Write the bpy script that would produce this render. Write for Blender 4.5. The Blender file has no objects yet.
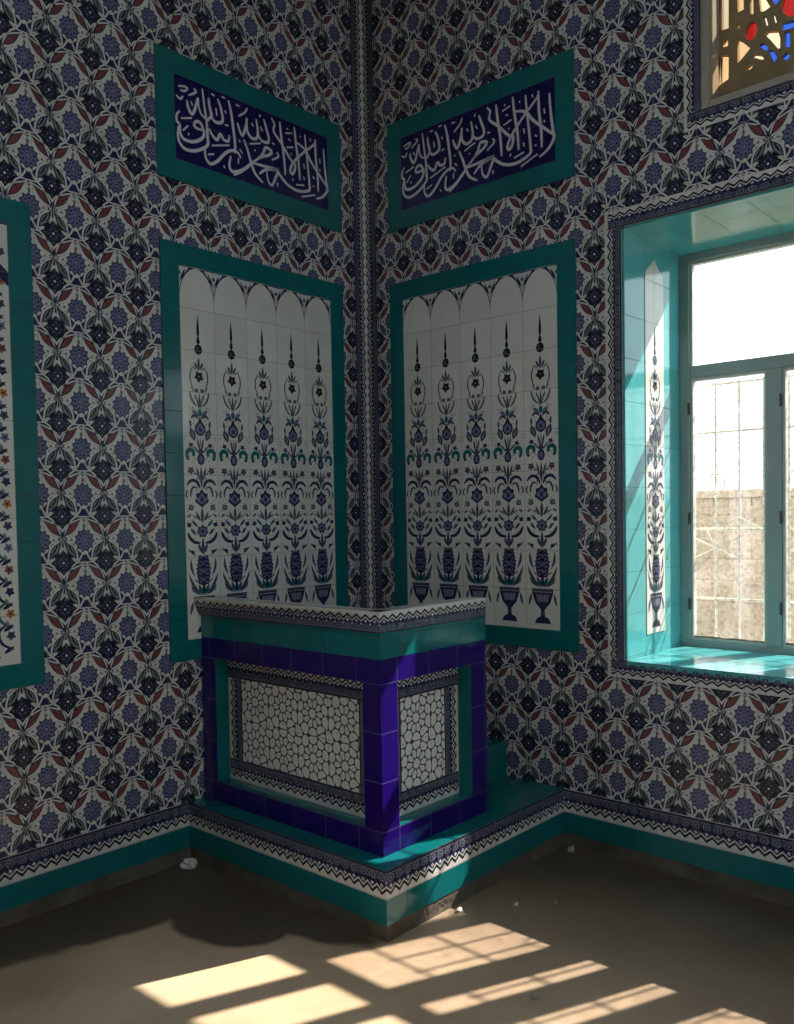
import bpy, bmesh, math, random
from mathutils import Vector, Matrix
from mathutils.geometry import tessellate_polygon
random.seed(7)
S = bpy.context.scene
COL = S.collection
pi = math.pi

# ------------------------------------------------------------------ camera
F_PX, CX, CY, IW, IH = 875.264, 397.0, 547.738, 794.0, 1024.0
yaw, pitch, roll = .730, -.037, -.017
fw = Vector((-math.sin(yaw)*math.cos(pitch), math.cos(yaw)*math.cos(pitch), math.sin(pitch)))
rt = Vector((math.cos(yaw), math.sin(yaw), 0)); up = rt.cross(fw)
r2 = rt*math.cos(roll)+up*math.sin(roll); u2 = -rt*math.sin(roll)+up*math.cos(roll)
cd = bpy.data.cameras.new('camera'); cam = bpy.data.objects.new('camera', cd); COL.objects.link(cam)
m = Matrix((r2, u2, -fw)).transposed().to_4x4(); m.translation = Vector((3.581, -3.763, 1.661)); cam.matrix_world = m
cd.sensor_fit = 'VERTICAL'; cd.sensor_height = 36; cd.lens = F_PX/IH*36
cd.shift_x = -(CX-IW/2)/IH; cd.shift_y = (CY-IH/2)/IH
cd.clip_start = .05; cd.clip_end = 200
S.camera = cam
# ------------------------------------------------------------------ light and exposure
S.view_settings.view_transform = 'Standard'; S.view_settings.look = 'None'
S.view_settings.exposure = 0.0; S.view_settings.gamma = 1; S.view_settings.use_curve_mapping = False
SKY, SUN = 3.1, 17.0
W = bpy.data.worlds.new('sky'); S.world = W; W.use_nodes = True
bg = W.node_tree.nodes['Background']; bg.inputs[0].default_value = (.84, .93, 1, 1); bg.inputs[1].default_value = SKY
sl = bpy.data.lights.new('sun', 'SUN'); sun = bpy.data.objects.new('sun', sl); COL.objects.link(sun)
sl.energy = SUN; sl.color = (1, .90, .77); sl.angle = math.radians(.5)
sun.rotation_euler = Vector((-.435, -1, -1.05)).to_track_quat('-Z', 'Y').to_euler(); sun.location = (3, 6, 8)
def portal(loc, d, sx, sy):
    l = bpy.data.lights.new('daylight_portal', 'AREA'); l.shape = 'RECTANGLE'; l.size = sx; l.size_y = sy; l.energy = 1
    l.cycles.is_portal = True
    o = bpy.data.objects.new('daylight_portal', l); COL.objects.link(o); o.location = loc
    o.rotation_euler = Vector(d).to_track_quat('-Z', 'Z').to_euler()
# room openings that let daylight in; those listed are unseen, sized for brightness
RX, RY, RZ = 7.0, -7.4, 5.2
BACK = [(-3.1, -1.1)]          # y spans of the windows in the wall opposite the left wall
FRONT = []
SIDE_FILL = (-5.6, -3.7, .35, 2.9)                # opening added in the left wall beyond the view, to lift the floor
ROOF_FILL = (2.1, -4.9, 4.7, -2.3)                # frosted roof light, unseen, added for brightness: x0, y0, x1, y1             # x spans of the windows in the wall opposite the right wall
portal((2.64, .62, 1.97), (0, -1, 0), 1.9, 1.9)
portal((2.64, .14, 4.0), (0, -1, 0), 1.2, 1.2)
for a, b in BACK: portal((RX+.05, (a+b)/2, 2.0), (-1, 0, 0), b-a, 2.0)
portal((-.3, (SIDE_FILL[0]+SIDE_FILL[1])/2, (SIDE_FILL[2]+SIDE_FILL[3])/2), (1, 0, 0), SIDE_FILL[1]-SIDE_FILL[0], SIDE_FILL[3]-SIDE_FILL[2])
for a, b in FRONT: portal(((a+b)/2, RY-.05, 2.0), (0, 1, 0), b-a, 2.0)

# ------------------------------------------------------------------ materials
MATS = {}
def nmat(name):
    m = bpy.data.materials.new(name); m.use_nodes = True
    nt = m.node_tree; p = nt.nodes['Principled BSDF']; MATS[name] = m
    return m, nt, p
def mth(nt, op, a, b=None, c=None):
    n = nt.nodes.new('ShaderNodeMath'); n.operation = op
    for i, x in enumerate((a, b, c)):
        if x is None: continue
        if isinstance(x, (int, float)): n.inputs[i].default_value = x
        else: nt.links.new(x, n.inputs[i])
    return n.outputs[0]
def mix(nt, fac, a, b):
    n = nt.nodes.new('ShaderNodeMix'); n.data_type = 'RGBA'
    for i, x in ((0, fac), (6, a), (7, b)):
        if isinstance(x, (int, float)): n.inputs[i].default_value = x
        elif isinstance(x, tuple): n.inputs[i].default_value = (*x, 1)
        else: nt.links.new(x, n.inputs[i])
    return n.outputs[2]
def glaze(name, col, rough=.13, joint=(.10, .10, .09), jw=.010, var=.10, tilt=.010, spec=.5):
    """glazed tile: 20 cm joints from the UV map, slight tone change and slight tilt from tile to tile"""
    m, nt, p = nmat(name)
    uv = nt.nodes.new('ShaderNodeUVMap'); sp = nt.nodes.new('ShaderNodeSeparateXYZ'); nt.links.new(uv.outputs[0], sp.inputs[0])
    u, v = sp.outputs[0], sp.outputs[1]
    fu, fv = mth(nt, 'FRACT', u), mth(nt, 'FRACT', v)
    du = mth(nt, 'ABSOLUTE', mth(nt, 'SUBTRACT', fu, .5)); dv = mth(nt, 'ABSOLUTE', mth(nt, 'SUBTRACT', fv, .5))
    jm = mth(nt, 'GREATER_THAN', mth(nt, 'MAXIMUM', du, dv), .5-jw)
    cb = nt.nodes.new('ShaderNodeCombineXYZ'); nt.links.new(mth(nt, 'FLOOR', u), cb.inputs[0]); nt.links.new(mth(nt, 'FLOOR', v), cb.inputs[1])
    wn = nt.nodes.new('ShaderNodeTexWhiteNoise'); wn.noise_dimensions = '2D'; nt.links.new(cb.outputs[0], wn.inputs['Vector'])
    ws = nt.nodes.new('ShaderNodeSeparateXYZ'); nt.links.new(wn.outputs['Color'], ws.inputs[0])
    tone = mth(nt, 'MULTIPLY_ADD', ws.outputs[2], var, 1-var/2)
    tc = nt.nodes.new('ShaderNodeTexCoord')
    nz = nt.nodes.new('ShaderNodeTexNoise'); nz.inputs['Scale'].default_value = 9; nt.links.new(tc.outputs['Object'], nz.inputs[0])
    tone = mth(nt, 'MULTIPLY', tone, mth(nt, 'MULTIPLY_ADD', nz.outputs[0], .16, .92))
    vm = nt.nodes.new('ShaderNodeVectorMath'); vm.operation = 'SCALE'; vm.inputs[0].default_value = col; nt.links.new(tone, vm.inputs['Scale'])
    nt.links.new(mix(nt, mth(nt, 'MULTIPLY', jm, .75), vm.outputs[0], joint), p.inputs['Base Color'])
    nt.links.new(mth(nt, 'MULTIPLY_ADD', jm, .5, rough), p.inputs['Roughness'])
    p.inputs['Specular IOR Level'].default_value = spec
    h = mth(nt, 'ADD', mth(nt, 'MULTIPLY', mth(nt, 'SUBTRACT', ws.outputs[0], .5), mth(nt, 'MULTIPLY', fu, .4*tilt)),
            mth(nt, 'MULTIPLY', mth(nt, 'SUBTRACT', ws.outputs[1], .5), mth(nt, 'MULTIPLY', fv, .4*tilt)))
    h = mth(nt, 'ADD', h, mth(nt, 'MULTIPLY', nz.outputs[0], .0006))
    bp = nt.nodes.new('ShaderNodeBump'); bp.inputs['Distance'].default_value = 1; bp.inputs['Strength'].default_value = .6
    nt.links.new(h, bp.inputs['Height']); nt.links.new(bp.outputs[0], p.inputs['Normal'])
    return m
glaze('white_glaze', (.64, .645, .61), joint=(.30, .29, .27))
glaze('pattern_white', (.59, .595, .575), joint=(.30, .29, .27), rough=.2, spec=.35)
glaze('navy', (.022, .026, .085), joint=(.12, .12, .13), rough=.2, spec=.35)
glaze('slate', (.05, .065, .115), joint=(.12, .12, .13), rough=.2, spec=.35)
glaze('black_line', (.016, .017, .03), joint=(.10, .10, .10), rough=.2, spec=.35)
glaze('lilac', (.135, .145, .285), rough=.2, spec=.35)
glaze('pale_lilac', (.30, .31, .46), rough=.2, spec=.35)
glaze('rust', (.20, .060, .045), rough=.2, spec=.35)
glaze('sage', (.17, .215, .20), rough=.2, spec=.35)
glaze('grey_line', (.22, .23, .23), rough=.2, spec=.35)
glaze('orange_glaze', (.45, .16, .03), rough=.2, spec=.35)
glaze('aqua_glaze', (.01, .13, .14), rough=.2, spec=.35)
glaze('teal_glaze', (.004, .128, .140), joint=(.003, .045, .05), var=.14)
glaze('skylit_teal', (.085, .38, .41), joint=(.02, .16, .17), var=.16, rough=.10)  # teal tile made paler: sky light on the window reveal put into its colour
glaze('cobalt_glaze', (.013, .003, .12), joint=(.045, .037, .16), jw=.011, var=.14, rough=.10)
glaze('script_field', (.008, .007, .085), joint=(.010, .010, .08), var=.2)
glaze('script_white', (.62, .62, .66), joint=(.45, .45, .5))
def rough_mat(name, c1, c2, scale=4, rough=.8, bump=.004, det=6, c3=None):
    m, nt, p = nmat(name)
    tc = nt.nodes.new('ShaderNodeTexCoord')
    n1 = nt.nodes.new('ShaderNodeTexNoise'); n1.inputs['Scale'].default_value = scale; n1.inputs['Detail'].default_value = det; nt.links.new(tc.outputs['Object'], n1.inputs[0])
    n2 = nt.nodes.new('ShaderNodeTexNoise'); n2.inputs['Scale'].default_value = scale*9; n2.inputs['Detail'].default_value = 4; nt.links.new(tc.outputs['Object'], n2.inputs[0])
    r = nt.nodes.new('ShaderNodeValToRGB'); r.color_ramp.elements[0].position = .36; r.color_ramp.elements[1].position = .64
    r.color_ramp.elements[0].color = (*c1, 1); r.color_ramp.elements[1].color = (*c2, 1); nt.links.new(n1.outputs[0], r.inputs[0])
    c = mix(nt, mth(nt, 'MULTIPLY', n2.outputs[0], .45), r.outputs[0], c3 or c1)
    nt.links.new(c, p.inputs['Base Color']); p.inputs['Roughness'].default_value = rough
    h = mth(nt, 'ADD', mth(nt, 'MULTIPLY', n1.outputs[0], bump), mth(nt, 'MULTIPLY', n2.outputs[0], bump*.3))
    bp = nt.nodes.new('ShaderNodeBump'); bp.inputs['Distance'].default_value = 1; nt.links.new(h, bp.inputs['Height']); nt.links.new(bp.outputs[0], p.inputs['Normal'])
    return m, nt, p
rough_mat('plaster', (.46, .44, .40), (.55, .53, .49), 3, .85, .002)
rough_mat('mortar', (.07, .06, .045), (.15, .125, .095), 7, .9, .02)
rough_mat('rubble_grey', (.24, .22, .19), (.36, .34, .30), 20, .9, .01)
rough_mat('rubble_white', (.50, .48, .43), (.62, .60, .55), 20, .9, .01)
rough_mat('sun_stone', (.40, .32, .22), (.50, .42, .31), 2, .9, .01)
rough_mat('yard_ground', (.30, .26, .20), (.42, .37, .29), .5, .95, .01)
rough_mat('painted_metal', (.24, .33, .32), (.30, .38, .37), 8, .45, .0006, c3=(.34, .36, .34))
rough_mat('sash_paint', (.52, .55, .53), (.62, .64, .62), 14, .5, .0008, c3=(.32, .28, .24))
rough_mat('old_putty', (.10, .08, .06), (.30, .25, .20), 40, .8, .002)
rough_mat('cream_iron', (.74, .70, .60), (.80, .77, .68), 6, .6, .0005)
rough_mat('dark_iron', (.03, .03, .03), (.06, .06, .055), 6, .5, .0005)
rough_mat('gypsum', (.32, .285, .235), (.38, .34, .285), 6, .8, .001)
rough_mat('gypsum_ochre', (.23, .165, .085), (.30, .22, .12), 9, .8, .001)
# floor: damp screed with dried puddle marks, shade near the walls painted in
m, nt, p = rough_mat('screed', (.42, .295, .19), (.56, .42, .29), 1.3, .6, .012, 8, (.36, .25, .16))
tc = nt.nodes.new('ShaderNodeTexCoord')
w1 = nt.nodes.new('ShaderNodeTexNoise'); w1.inputs['Scale'].default_value = .9; w1.inputs['Detail'].default_value = 5; nt.links.new(tc.outputs['Object'], w1.inputs[0])
wr = nt.nodes.new('ShaderNodeMapRange'); wr.inputs[1].default_value = .47; wr.inputs[2].default_value = .56; nt.links.new(w1.outputs[0], wr.inputs[0])
def spot(x, y, rx, ry):     # damp mark with its own outline
    sp = nt.nodes.new('ShaderNodeSeparateXYZ'); nt.links.new(tc.outputs['Object'], sp.inputs[0])
    d = nt.nodes.new('ShaderNodeTexNoise'); d.inputs['Scale'].default_value = 3.5; nt.links.new(tc.outputs['Object'], d.inputs[0])
    ax = mth(nt, 'POWER', mth(nt, 'DIVIDE', mth(nt, 'SUBTRACT', sp.outputs[0], x), rx), 2.0)
    ay = mth(nt, 'POWER', mth(nt, 'DIVIDE', mth(nt, 'SUBTRACT', sp.outputs[1], y), ry), 2.0)
    q = mth(nt, 'ADD', mth(nt, 'ADD', ax, ay), mth(nt, 'MULTIPLY', d.outputs[0], .8))
    r = nt.nodes.new('ShaderNodeMapRange'); r.inputs[1].default_value = 1.25; r.inputs[2].default_value = 1.5; r.inputs[3].default_value = 1; r.inputs[4].default_value = 0
    nt.links.new(q, r.inputs[0]); return r.outputs[0]
def band(ax, sg, c0, wd, frac):       # damp and painted-in shade along a wall, its edge wandering with the noise
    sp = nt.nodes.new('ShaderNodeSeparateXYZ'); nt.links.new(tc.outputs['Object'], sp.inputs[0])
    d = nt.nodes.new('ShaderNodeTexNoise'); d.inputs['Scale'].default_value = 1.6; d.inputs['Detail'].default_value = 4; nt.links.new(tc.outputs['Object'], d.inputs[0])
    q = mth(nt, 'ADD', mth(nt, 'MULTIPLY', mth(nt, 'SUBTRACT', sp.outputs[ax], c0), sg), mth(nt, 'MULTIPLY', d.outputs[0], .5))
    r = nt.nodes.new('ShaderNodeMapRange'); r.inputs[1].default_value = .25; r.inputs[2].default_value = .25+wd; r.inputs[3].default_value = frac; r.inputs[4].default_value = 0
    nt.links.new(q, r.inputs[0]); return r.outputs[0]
wet_shade = mth(nt, 'MAXIMUM', spot(.66, -1.55, .30, .24), spot(.10, -1.75, .36, .75))
wet_shade = mth(nt, 'MAXIMUM', wet_shade, spot(.5, -1.36, .78, .20))
wet_shade = mth(nt, 'MAXIMUM', wet_shade, band(1, -1, -.25, 1.5, .98)); wet_shade = mth(nt, 'MAXIMUM', wet_shade, band(0, 1, .05, .35, 1.0))
wet_shade = mth(nt, 'MAXIMUM', wet_shade, mth(nt, 'MULTIPLY', wr.outputs[0], .22))
old = p.inputs['Base Color'].links[0].from_socket
nt.links.new(mix(nt, mth(nt, 'MULTIPLY', wet_shade, .84), old, (.020, .016, .012)), p.inputs['Base Color'])
nt.links.new(mth(nt, 'MULTIPLY_ADD', wet_shade, -.22, .62), p.inputs['Roughness'])
def glass(name, col, rough=0.0, gl=.08):
    m = bpy.data.materials.new(name); m.use_nodes = True; nt = m.node_tree; nt.nodes.clear(); MATS[name] = m
    o = nt.nodes.new('ShaderNodeOutputMaterial'); t = nt.nodes.new('ShaderNodeBsdfTransparent'); g = nt.nodes.new('ShaderNodeBsdfGlossy')
    t.inputs[0].default_value = (*col, 1); g.inputs['Roughness'].default_value = .03
    x = nt.nodes.new('ShaderNodeMixShader'); f = nt.nodes.new('ShaderNodeLayerWeight'); f.inputs[0].default_value = .5
    nt.links.new(mth(nt, 'MULTIPLY_ADD', mth(nt, 'POWER', f.outputs['Facing'], 5.0), .9, .04), x.inputs[0]); nt.links.new(t.outputs[0], x.inputs[1]); nt.links.new(g.outputs[0], x.inputs[2]); nt.links.new(x.outputs[0], o.inputs[0])
    return m, nt, t
glass('clear_glass', (.90, .92, .91))
m, nt, t = glass('dusty_glass', (.86, .88, .87))
tc = nt.nodes.new('ShaderNodeTexCoord'); n = nt.nodes.new('ShaderNodeTexNoise'); n.inputs['Scale'].default_value = 60; n.inputs['Detail'].default_value = 6; nt.links.new(tc.outputs['Object'], n.inputs[0])
r = nt.nodes.new('ShaderNodeMapRange'); r.inputs[1].default_value = .45; r.inputs[2].default_value = .8; r.inputs[3].default_value = .92; r.inputs[4].default_value = .62; nt.links.new(n.outputs[0], r.inputs[0])
nt.links.new(r.outputs[0], t.inputs[0])
dl = nt.nodes.new('ShaderNodeBsdfTranslucent'); dl.inputs[0].default_value = (.85, .85, .83, 1)      # dust film on the panes
dm = nt.nodes.new('ShaderNodeMixShader'); dn = nt.nodes.new('ShaderNodeTexNoise'); dn.inputs['Scale'].default_value = 7; dn.inputs['Detail'].default_value = 5; nt.links.new(tc.outputs['Object'], dn.inputs[0])
dr = nt.nodes.new('ShaderNodeMapRange'); dr.inputs[1].default_value = .42; dr.inputs[2].default_value = .68; dr.inputs[3].default_value = .005; dr.inputs[4].default_value = .035; nt.links.new(dn.outputs[0], dr.inputs[0])
om = [n_ for n_ in nt.nodes if n_.type == 'OUTPUT_MATERIAL'][0]; gs = om.inputs[0].links[0].from_socket
nt.links.new(dr.outputs[0], dm.inputs[0]); nt.links.new(gs, dm.inputs[1]); nt.links.new(dl.outputs[0], dm.inputs[2]); nt.links.new(dm.outputs[0], om.inputs[0])
m, nt, p = nmat('frosted_glass'); nt.nodes.remove(p); fg = nt.nodes.new('ShaderNodeBsdfTranslucent'); fg.inputs[0].default_value = (.56, .62, .66, 1); nt.links.new(fg.outputs[0], nt.nodes['Material Output'].inputs[0])
glass('cream_glass', (.50, .37, .22)); glass('blue_glass', (.02, .06, .30)); glass('red_glass', (.20, .010, .008)); glass('milk_glass', (.42, .38, .30))

# ------------------------------------------------------------------ mesh helpers
def tagp(o, label=None, cat=None, group=None, kind=None):
    for k, v in (('label', label), ('category', cat), ('group', group), ('kind', kind)):
        if v: o[k] = v
    return o
def empty(name, loc=(0, 0, 0)):
    o = bpy.data.objects.new(name, None); COL.objects.link(o); o.location = loc; o.empty_display_size = .05; return o
class Frame:
    def __init__(s, O, U, V): s.O, s.U, s.V = Vector(O), Vector(U), Vector(V); s.W = s.U.cross(s.V)
    def __call__(s, u, v, w=0): return s.O+s.U*u+s.V*v+s.W*w
RWALL = Frame((0, 0, 0), (1, 0, 0), (0, 0, 1))          # u = x, out = -y
LWALL = Frame((0, 0, 0), (0, 1, 0), (0, 0, 1))          # u = y, out = +x
def clip(poly, r):
    for ax, val, sg in ((0, r[0], 1), (0, r[2], -1), (1, r[1], 1), (1, r[3], -1)):
        out = []
        n = len(poly)
        for i in range(n):
            a, b = poly[i], poly[(i+1) % n]
            ia, ib = (a[ax]-val)*sg >= -1e-9, (b[ax]-val)*sg >= -1e-9
            if ia: out.append(a)
            if ia != ib:
                t = (val-a[ax])/(b[ax]-a[ax]); out.append((a[0]+t*(b[0]-a[0]), a[1]+t*(b[1]-a[1])))
        poly = out
        if len(poly) < 3: return []
    return poly
def area(p): return .5*sum(p[i-1][0]*p[i][1]-p[i][0]*p[i-1][1] for i in range(len(p)))
class MB:
    """mesh builder: inlay polygons on a flat frame, boxes, tubes; becomes ONE object"""
    def __init__(s): s.v, s.f, s.mi, s.uv, s.m, s.sm = [], [], [], [], [], []
    def mat(s, name):
        if name not in s.m: s.m.append(name)
        return s.m.index(name)
    def face(s, pts, mat, uvs=None, smooth=False):
        b = len(s.v); s.v += [tuple(p) for p in pts]; s.f.append(tuple(range(b, b+len(pts)))); s.mi.append(s.mat(mat)); s.sm.append(smooth)
        if uvs is None:
            n = (Vector(pts[1])-Vector(pts[0])).cross(Vector(pts[-1])-Vector(pts[0])); a = [abs(x) for x in n]
            k = a.index(max(a)); i, j = ((1, 2), (0, 2), (0, 1))[k]
            uvs = [(p[i]/.2+.5, (p[j]-(.975 if j == 2 else 0))/.2+.001) for p in pts]
        s.uv += uvs
    def poly(s, F, pts, mat, w=0, uv0=(0, .975), rect=None):
        if rect: pts = clip(pts, rect)
        if len(pts) < 3: return
        a = area(pts)
        if abs(a) < 1e-9: return
        if a < 0: pts = pts[::-1]
        s.face([F(p[0], p[1], w) for p in pts], mat, [((p[0]-uv0[0])/.2, (p[1]-uv0[1])/.2) for p in pts])
    def rect(s, F, x0, y0, x1, y1, mat, w=0, uv0=(0, .975)): s.poly(F, [(x0, y0), (x1, y0), (x1, y1), (x0, y1)], mat, w, uv0)
    def box(s, a, b, mat):
        x0, y0, z0 = [min(p, q) for p, q in zip(a, b)]; x1, y1, z1 = [max(p, q) for p, q in zip(a, b)]
        c = [(x, y, z) for z in (z0, z1) for y in (y0, y1) for x in (x0, x1)]
        for q in ((0, 2, 3, 1), (4, 5, 7, 6), (0, 1, 5, 4), (2, 6, 7, 3), (0, 4, 6, 2), (1, 3, 7, 5)): s.face([c[i] for i in q], mat)
    def bbox(s, a, b, mat, bv=.004):
        """bevelled box"""
        bm = bmesh.new(); x0, y0, z0 = [min(p, q) for p, q in zip(a, b)]; x1, y1, z1 = [max(p, q) for p, q in zip(a, b)]
        bmesh.ops.create_cube(bm, size=1)
        for v in bm.verts: v.co = Vector((x0+(v.co.x+.5)*(x1-x0), y0+(v.co.y+.5)*(y1-y0), z0+(v.co.z+.5)*(z1-z0)))
        bmesh.ops.bevel(bm, geom=list(bm.edges), offset=bv, segments=2, affect='EDGES', profile=.5)
        bm.normal_update()
        for f in bm.faces: s.face([v.co[:] for v in f.verts], mat)
        bm.free()
    def slab(s, F, pts, mat, w0, w1):
        """2D outline given a thickness"""
        if area(pts) < 0: pts = pts[::-1]
        s.face([F(*p, w1) for p in pts], mat); s.face([F(*p, w0) for p in pts[::-1]], mat)
        for i in range(len(pts)):
            a, b = pts[i-1], pts[i]; s.face([F(*a, w0), F(*b, w0), F(*b, w1), F(*a, w1)], mat)
    def tube(s, pts, r, mat, n=8):
        pts = [Vector(p) for p in pts]; rings = []
        for i, p in enumerate(pts):
            d = (pts[min(i+1, len(pts)-1)]-pts[max(i-1, 0)]).normalized()
            x = d.cross(Vector((0, 0, 1)) if abs(d.z) < .9 else Vector((1, 0, 0))).normalized(); y = d.cross(x)
            rings.append([p+(x*math.cos(2*pi*k/n)+y*math.sin(2*pi*k/n))*r for k in range(n)])
        for a, b in zip(rings, rings[1:]):
            for k in range(n): s.face([a[k], a[(k+1) % n], b[(k+1) % n], b[k]], mat, smooth=True)
        s.face(rings[0][::-1], mat); s.face(rings[-1], mat)
    def build(s, name, parent=None, origin=None):
        me = bpy.data.meshes.new(name)
        o0 = Vector(origin) if origin is not None else (Vector(parent.matrix_basis.translation) if parent else Vector((0, 0, 0)))
        if parent and parent.parent: o0 = o0+parent.parent.matrix_basis.translation if origin is None else o0
        me.from_pydata([tuple(Vector(v)-o0) for v in s.v], [], s.f)
        for k in s.m: me.materials.append(MATS[k])
        me.polygons.foreach_set('material_index', s.mi); me.polygons.foreach_set('use_smooth', s.sm)
        ul = me.uv_layers.new(name='UVMap'); ul.data.foreach_set('uv', [c for q in s.uv for c in q])
        me.update(); o = bpy.data.objects.new(name, me); COL.objects.link(o)
        if parent: o.parent = parent
        if origin is not None: o.location = origin
        return o

# ------------------------------------------------------------------ 2D motifs
def leaf(x0, y0, x1, y1, w, n=5, k=.5, bend=0.0):
    """leaf from (x0,y0) to (x1,y1), half-width w, widest at k"""
    dx, dy = x1-x0, y1-y0; L = math.hypot(dx, dy); nx, ny = -dy/L, dx/L; a, b = [], []
    e = math.log(.5)/math.log(k)
    for i in range(n+1):
        t = i/n; q = math.sin(pi*t**e)*w; c = math.sin(pi*t)*bend
        a.append((x0+dx*t+nx*(q+c), y0+dy*t+ny*(q+c)))
        if 0 < i < n: b.append((x0+dx*t+nx*(c-q), y0+dy*t+ny*(c-q)))
    return a+b[::-1]
def disc(x, y, rx, ry=None, n=10):
    ry = ry or rx; return [(x+rx*math.cos(2*pi*i/n), y+ry*math.sin(2*pi*i/n)) for i in range(n)]
def scallop(x, y, rx, ry, k=9, d=.14):
    return [(x+rx*(1+(d if i % 2 else -d))*math.cos(pi*i/k+.2), y+ry*(1+(d if i % 2 else -d))*math.sin(pi*i/k+.2)) for i in range(2*k)]
def crom(P, n=5):
    if len(P) < 3: return P
    out = []
    for i in range(len(P)-1):
        p0, p1, p2, p3 = P[max(i-1, 0)], P[i], P[i+1], P[min(i+2, len(P)-1)]
        for j in range(n):
            t = j/n; out.append(tuple(.5*((2*p1[k])+(-p0[k]+p2[k])*t+(2*p0[k]-5*p1[k]+4*p2[k]-p3[k])*t*t+(-p0[k]+3*p1[k]-3*p2[k]+p3[k])*t**3) for k in (0, 1)))
    return out+[P[-1]]
def ribbon(P, w, taper=.5, n=5, smooth=True):
    """stroke along points: list of quads"""
    C = crom(P, n) if smooth else P; L = len(C)-1; A, B = [], []
    for i, c in enumerate(C):
        a, b = C[max(i-1, 0)], C[min(i+1, L)]; dx, dy = b[0]-a[0], b[1]-a[1]; q = math.hypot(dx, dy) or 1
        h = w*(1-(1-taper)*abs(2*i/max(L, 1)-1)**3)
        A.append((c[0]-dy/q*h, c[1]+dx/q*h)); B.append((c[0]+dy/q*h, c[1]-dx/q*h))
    return [[A[i], A[i+1], B[i+1], B[i]] for i in range(L)]
def wall_cell():
    """repeat of the wall tile: dark ground, white ribbons round medallions, lozenges and leaves"""
    M = []; q = lambda m, l, p: M.append((m, l, p)); PW = 'pattern_white'
    diam = lambda R_, k: [(.5+x*R_, .5+y*R_) for x, y in ((0, -1), (k*.5, -.5*(2-k)*.66-.0), (.5, -.5), (.62, -k*.30), (1, 0), (.62, k*.30), (.5, .5), (k*.5, .5*(2-k)*.66), (0, 1), (-k*.5, .5*(2-k)*.66), (-.5, .5), (-.62, k*.30), (-1, 0), (-.62, -k*.30), (-.5, -.5), (-k*.5, -.5*(2-k)*.66))]
    q(PW, 1, [(.5+x*.350, .5+y*.350) for x, y in ((0, -1), (.25, -.66), (.56, -.56), (.66, -.25), (1, 0), (.66, .25), (.56, .56), (.25, .66), (0, 1), (-.25, .66), (-.56, .56), (-.66, .25), (-1, 0), (-.66, -.25), (-.56, -.56), (-.25, -.66))])
    q('black_line', 2, [(.5+x*.288, .5+y*.284) for x, y in ((0, -1), (.22, -.70), (.53, -.53), (.70, -.22), (1, 0), (.70, .22), (.53, .53), (.22, .70), (0, 1), (-.22, .70), (-.53, .53), (-.70, .22), (-1, 0), (-.70, -.22), (-.53, -.53), (-.22, -.70))])
    for x, y in ((0, .12), (.11, 0), (0, -.12), (-.11, 0)):
        q('navy', 3, disc(.5+x, .5+y, .068, n=7)); q('slate', 4, disc(.5+x, .5+y, .026, n=6))
    for x, y, rr in ((0, 0, .030), (.062, .070, .020), (-.062, .070, .020), (.062, -.070, .020), (-.062, -.070, .020), (0, .20, .016), (0, -.20, .016), (.19, 0, .016), (-.19, 0, .016)):
        q('grey_line' if rr < .029 else PW, 5, disc(.5+x, .5+y, rr, n=5))
    for s in (-1, 1):
        q(PW, 1, leaf(s*.015, .485, s*.490, .020, .118, 7, .55, s*.008)); q('navy', 2, leaf(s*.075, .435, s*.445, .072, .080, 6, .56, s*.008)); q('rust', 3, leaf(s*.100, .41, s*.40, .105, .056, 6, .58, s*.010))
        q('navy', 4, ribbon([(s*.17, .33), (s*.35, .15)], .010, smooth=False)[0])
        q(PW, 1, leaf(s*.490, .010, s*.145, -.475, .122, 7, .5)); q('navy', 2, leaf(s*.455, -.045, s*.185, -.425, .084, 6, .5)); q('sage', 3, leaf(s*.42, -.085, s*.215, -.385, .058, 6, .5))
        q('black_line', 4, leaf(s*.385, -.12, s*.25, -.33, .022, 4)); q('black_line', 4, disc(s*.36, -.14, .026, n=5)); q('slate', 4, disc(s*.25, -.30, .022, n=5))
        for rr in ribbon([(s*.04, -.26), (s*.075, -.36), (s*.17, -.50)], .020, .9, 2): q(PW, 1, rr)
        for rr in ribbon([(0, -.50), (s*.06, -.56+.05), (s*.17, -.50)], .014, .9, 2): q(PW, 1, rr)
        q(PW, 1, leaf(s*.455, .15, s*.455, -.15, .026, 4)); q('slate', 2, disc(s*.30, .0, .026, n=5)); q(PW, 1, [(s*.21, .12), (s*.40, .03), (s*.40, -.03), (s*.21, -.12)])
    # medallion in a white ogee with serrated rim
    q(PW, 2, [(0, .46), (.07, .37), (.17, .26), (.245, .12), (.262, -.02), (.225, -.16), (.14, -.26), (0, -.345), (-.14, -.26), (-.225, -.16), (-.262, -.02), (-.245, .12), (-.17, .26), (-.07, .37)])
    q('slate', 3, scallop(0, -.025, .222, .245, 11, .12)); q('lilac', 4, scallop(0, -.025, .175, .195, 11, .12))
    for i in range(9):
        a = 2*pi*i/9+.2; q('navy', 5, disc(.124*math.cos(a), -.025+.142*math.sin(a), .029, n=5))
    q('navy', 5, disc(0, -.02, .066)); q('pale_lilac', 6, disc(0, -.02, .044, n=8)); q('navy', 7, disc(0, -.025, .024, n=6))
    q('sage', 3, leaf(0, .22, 0, .36, .040, 4)); q('rust', 4, disc(0, .27, .020, n=5)); q('navy', 3, disc(0, .395, .026, n=5))
    return M
CELL = wall_cell(); P = .2
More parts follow.
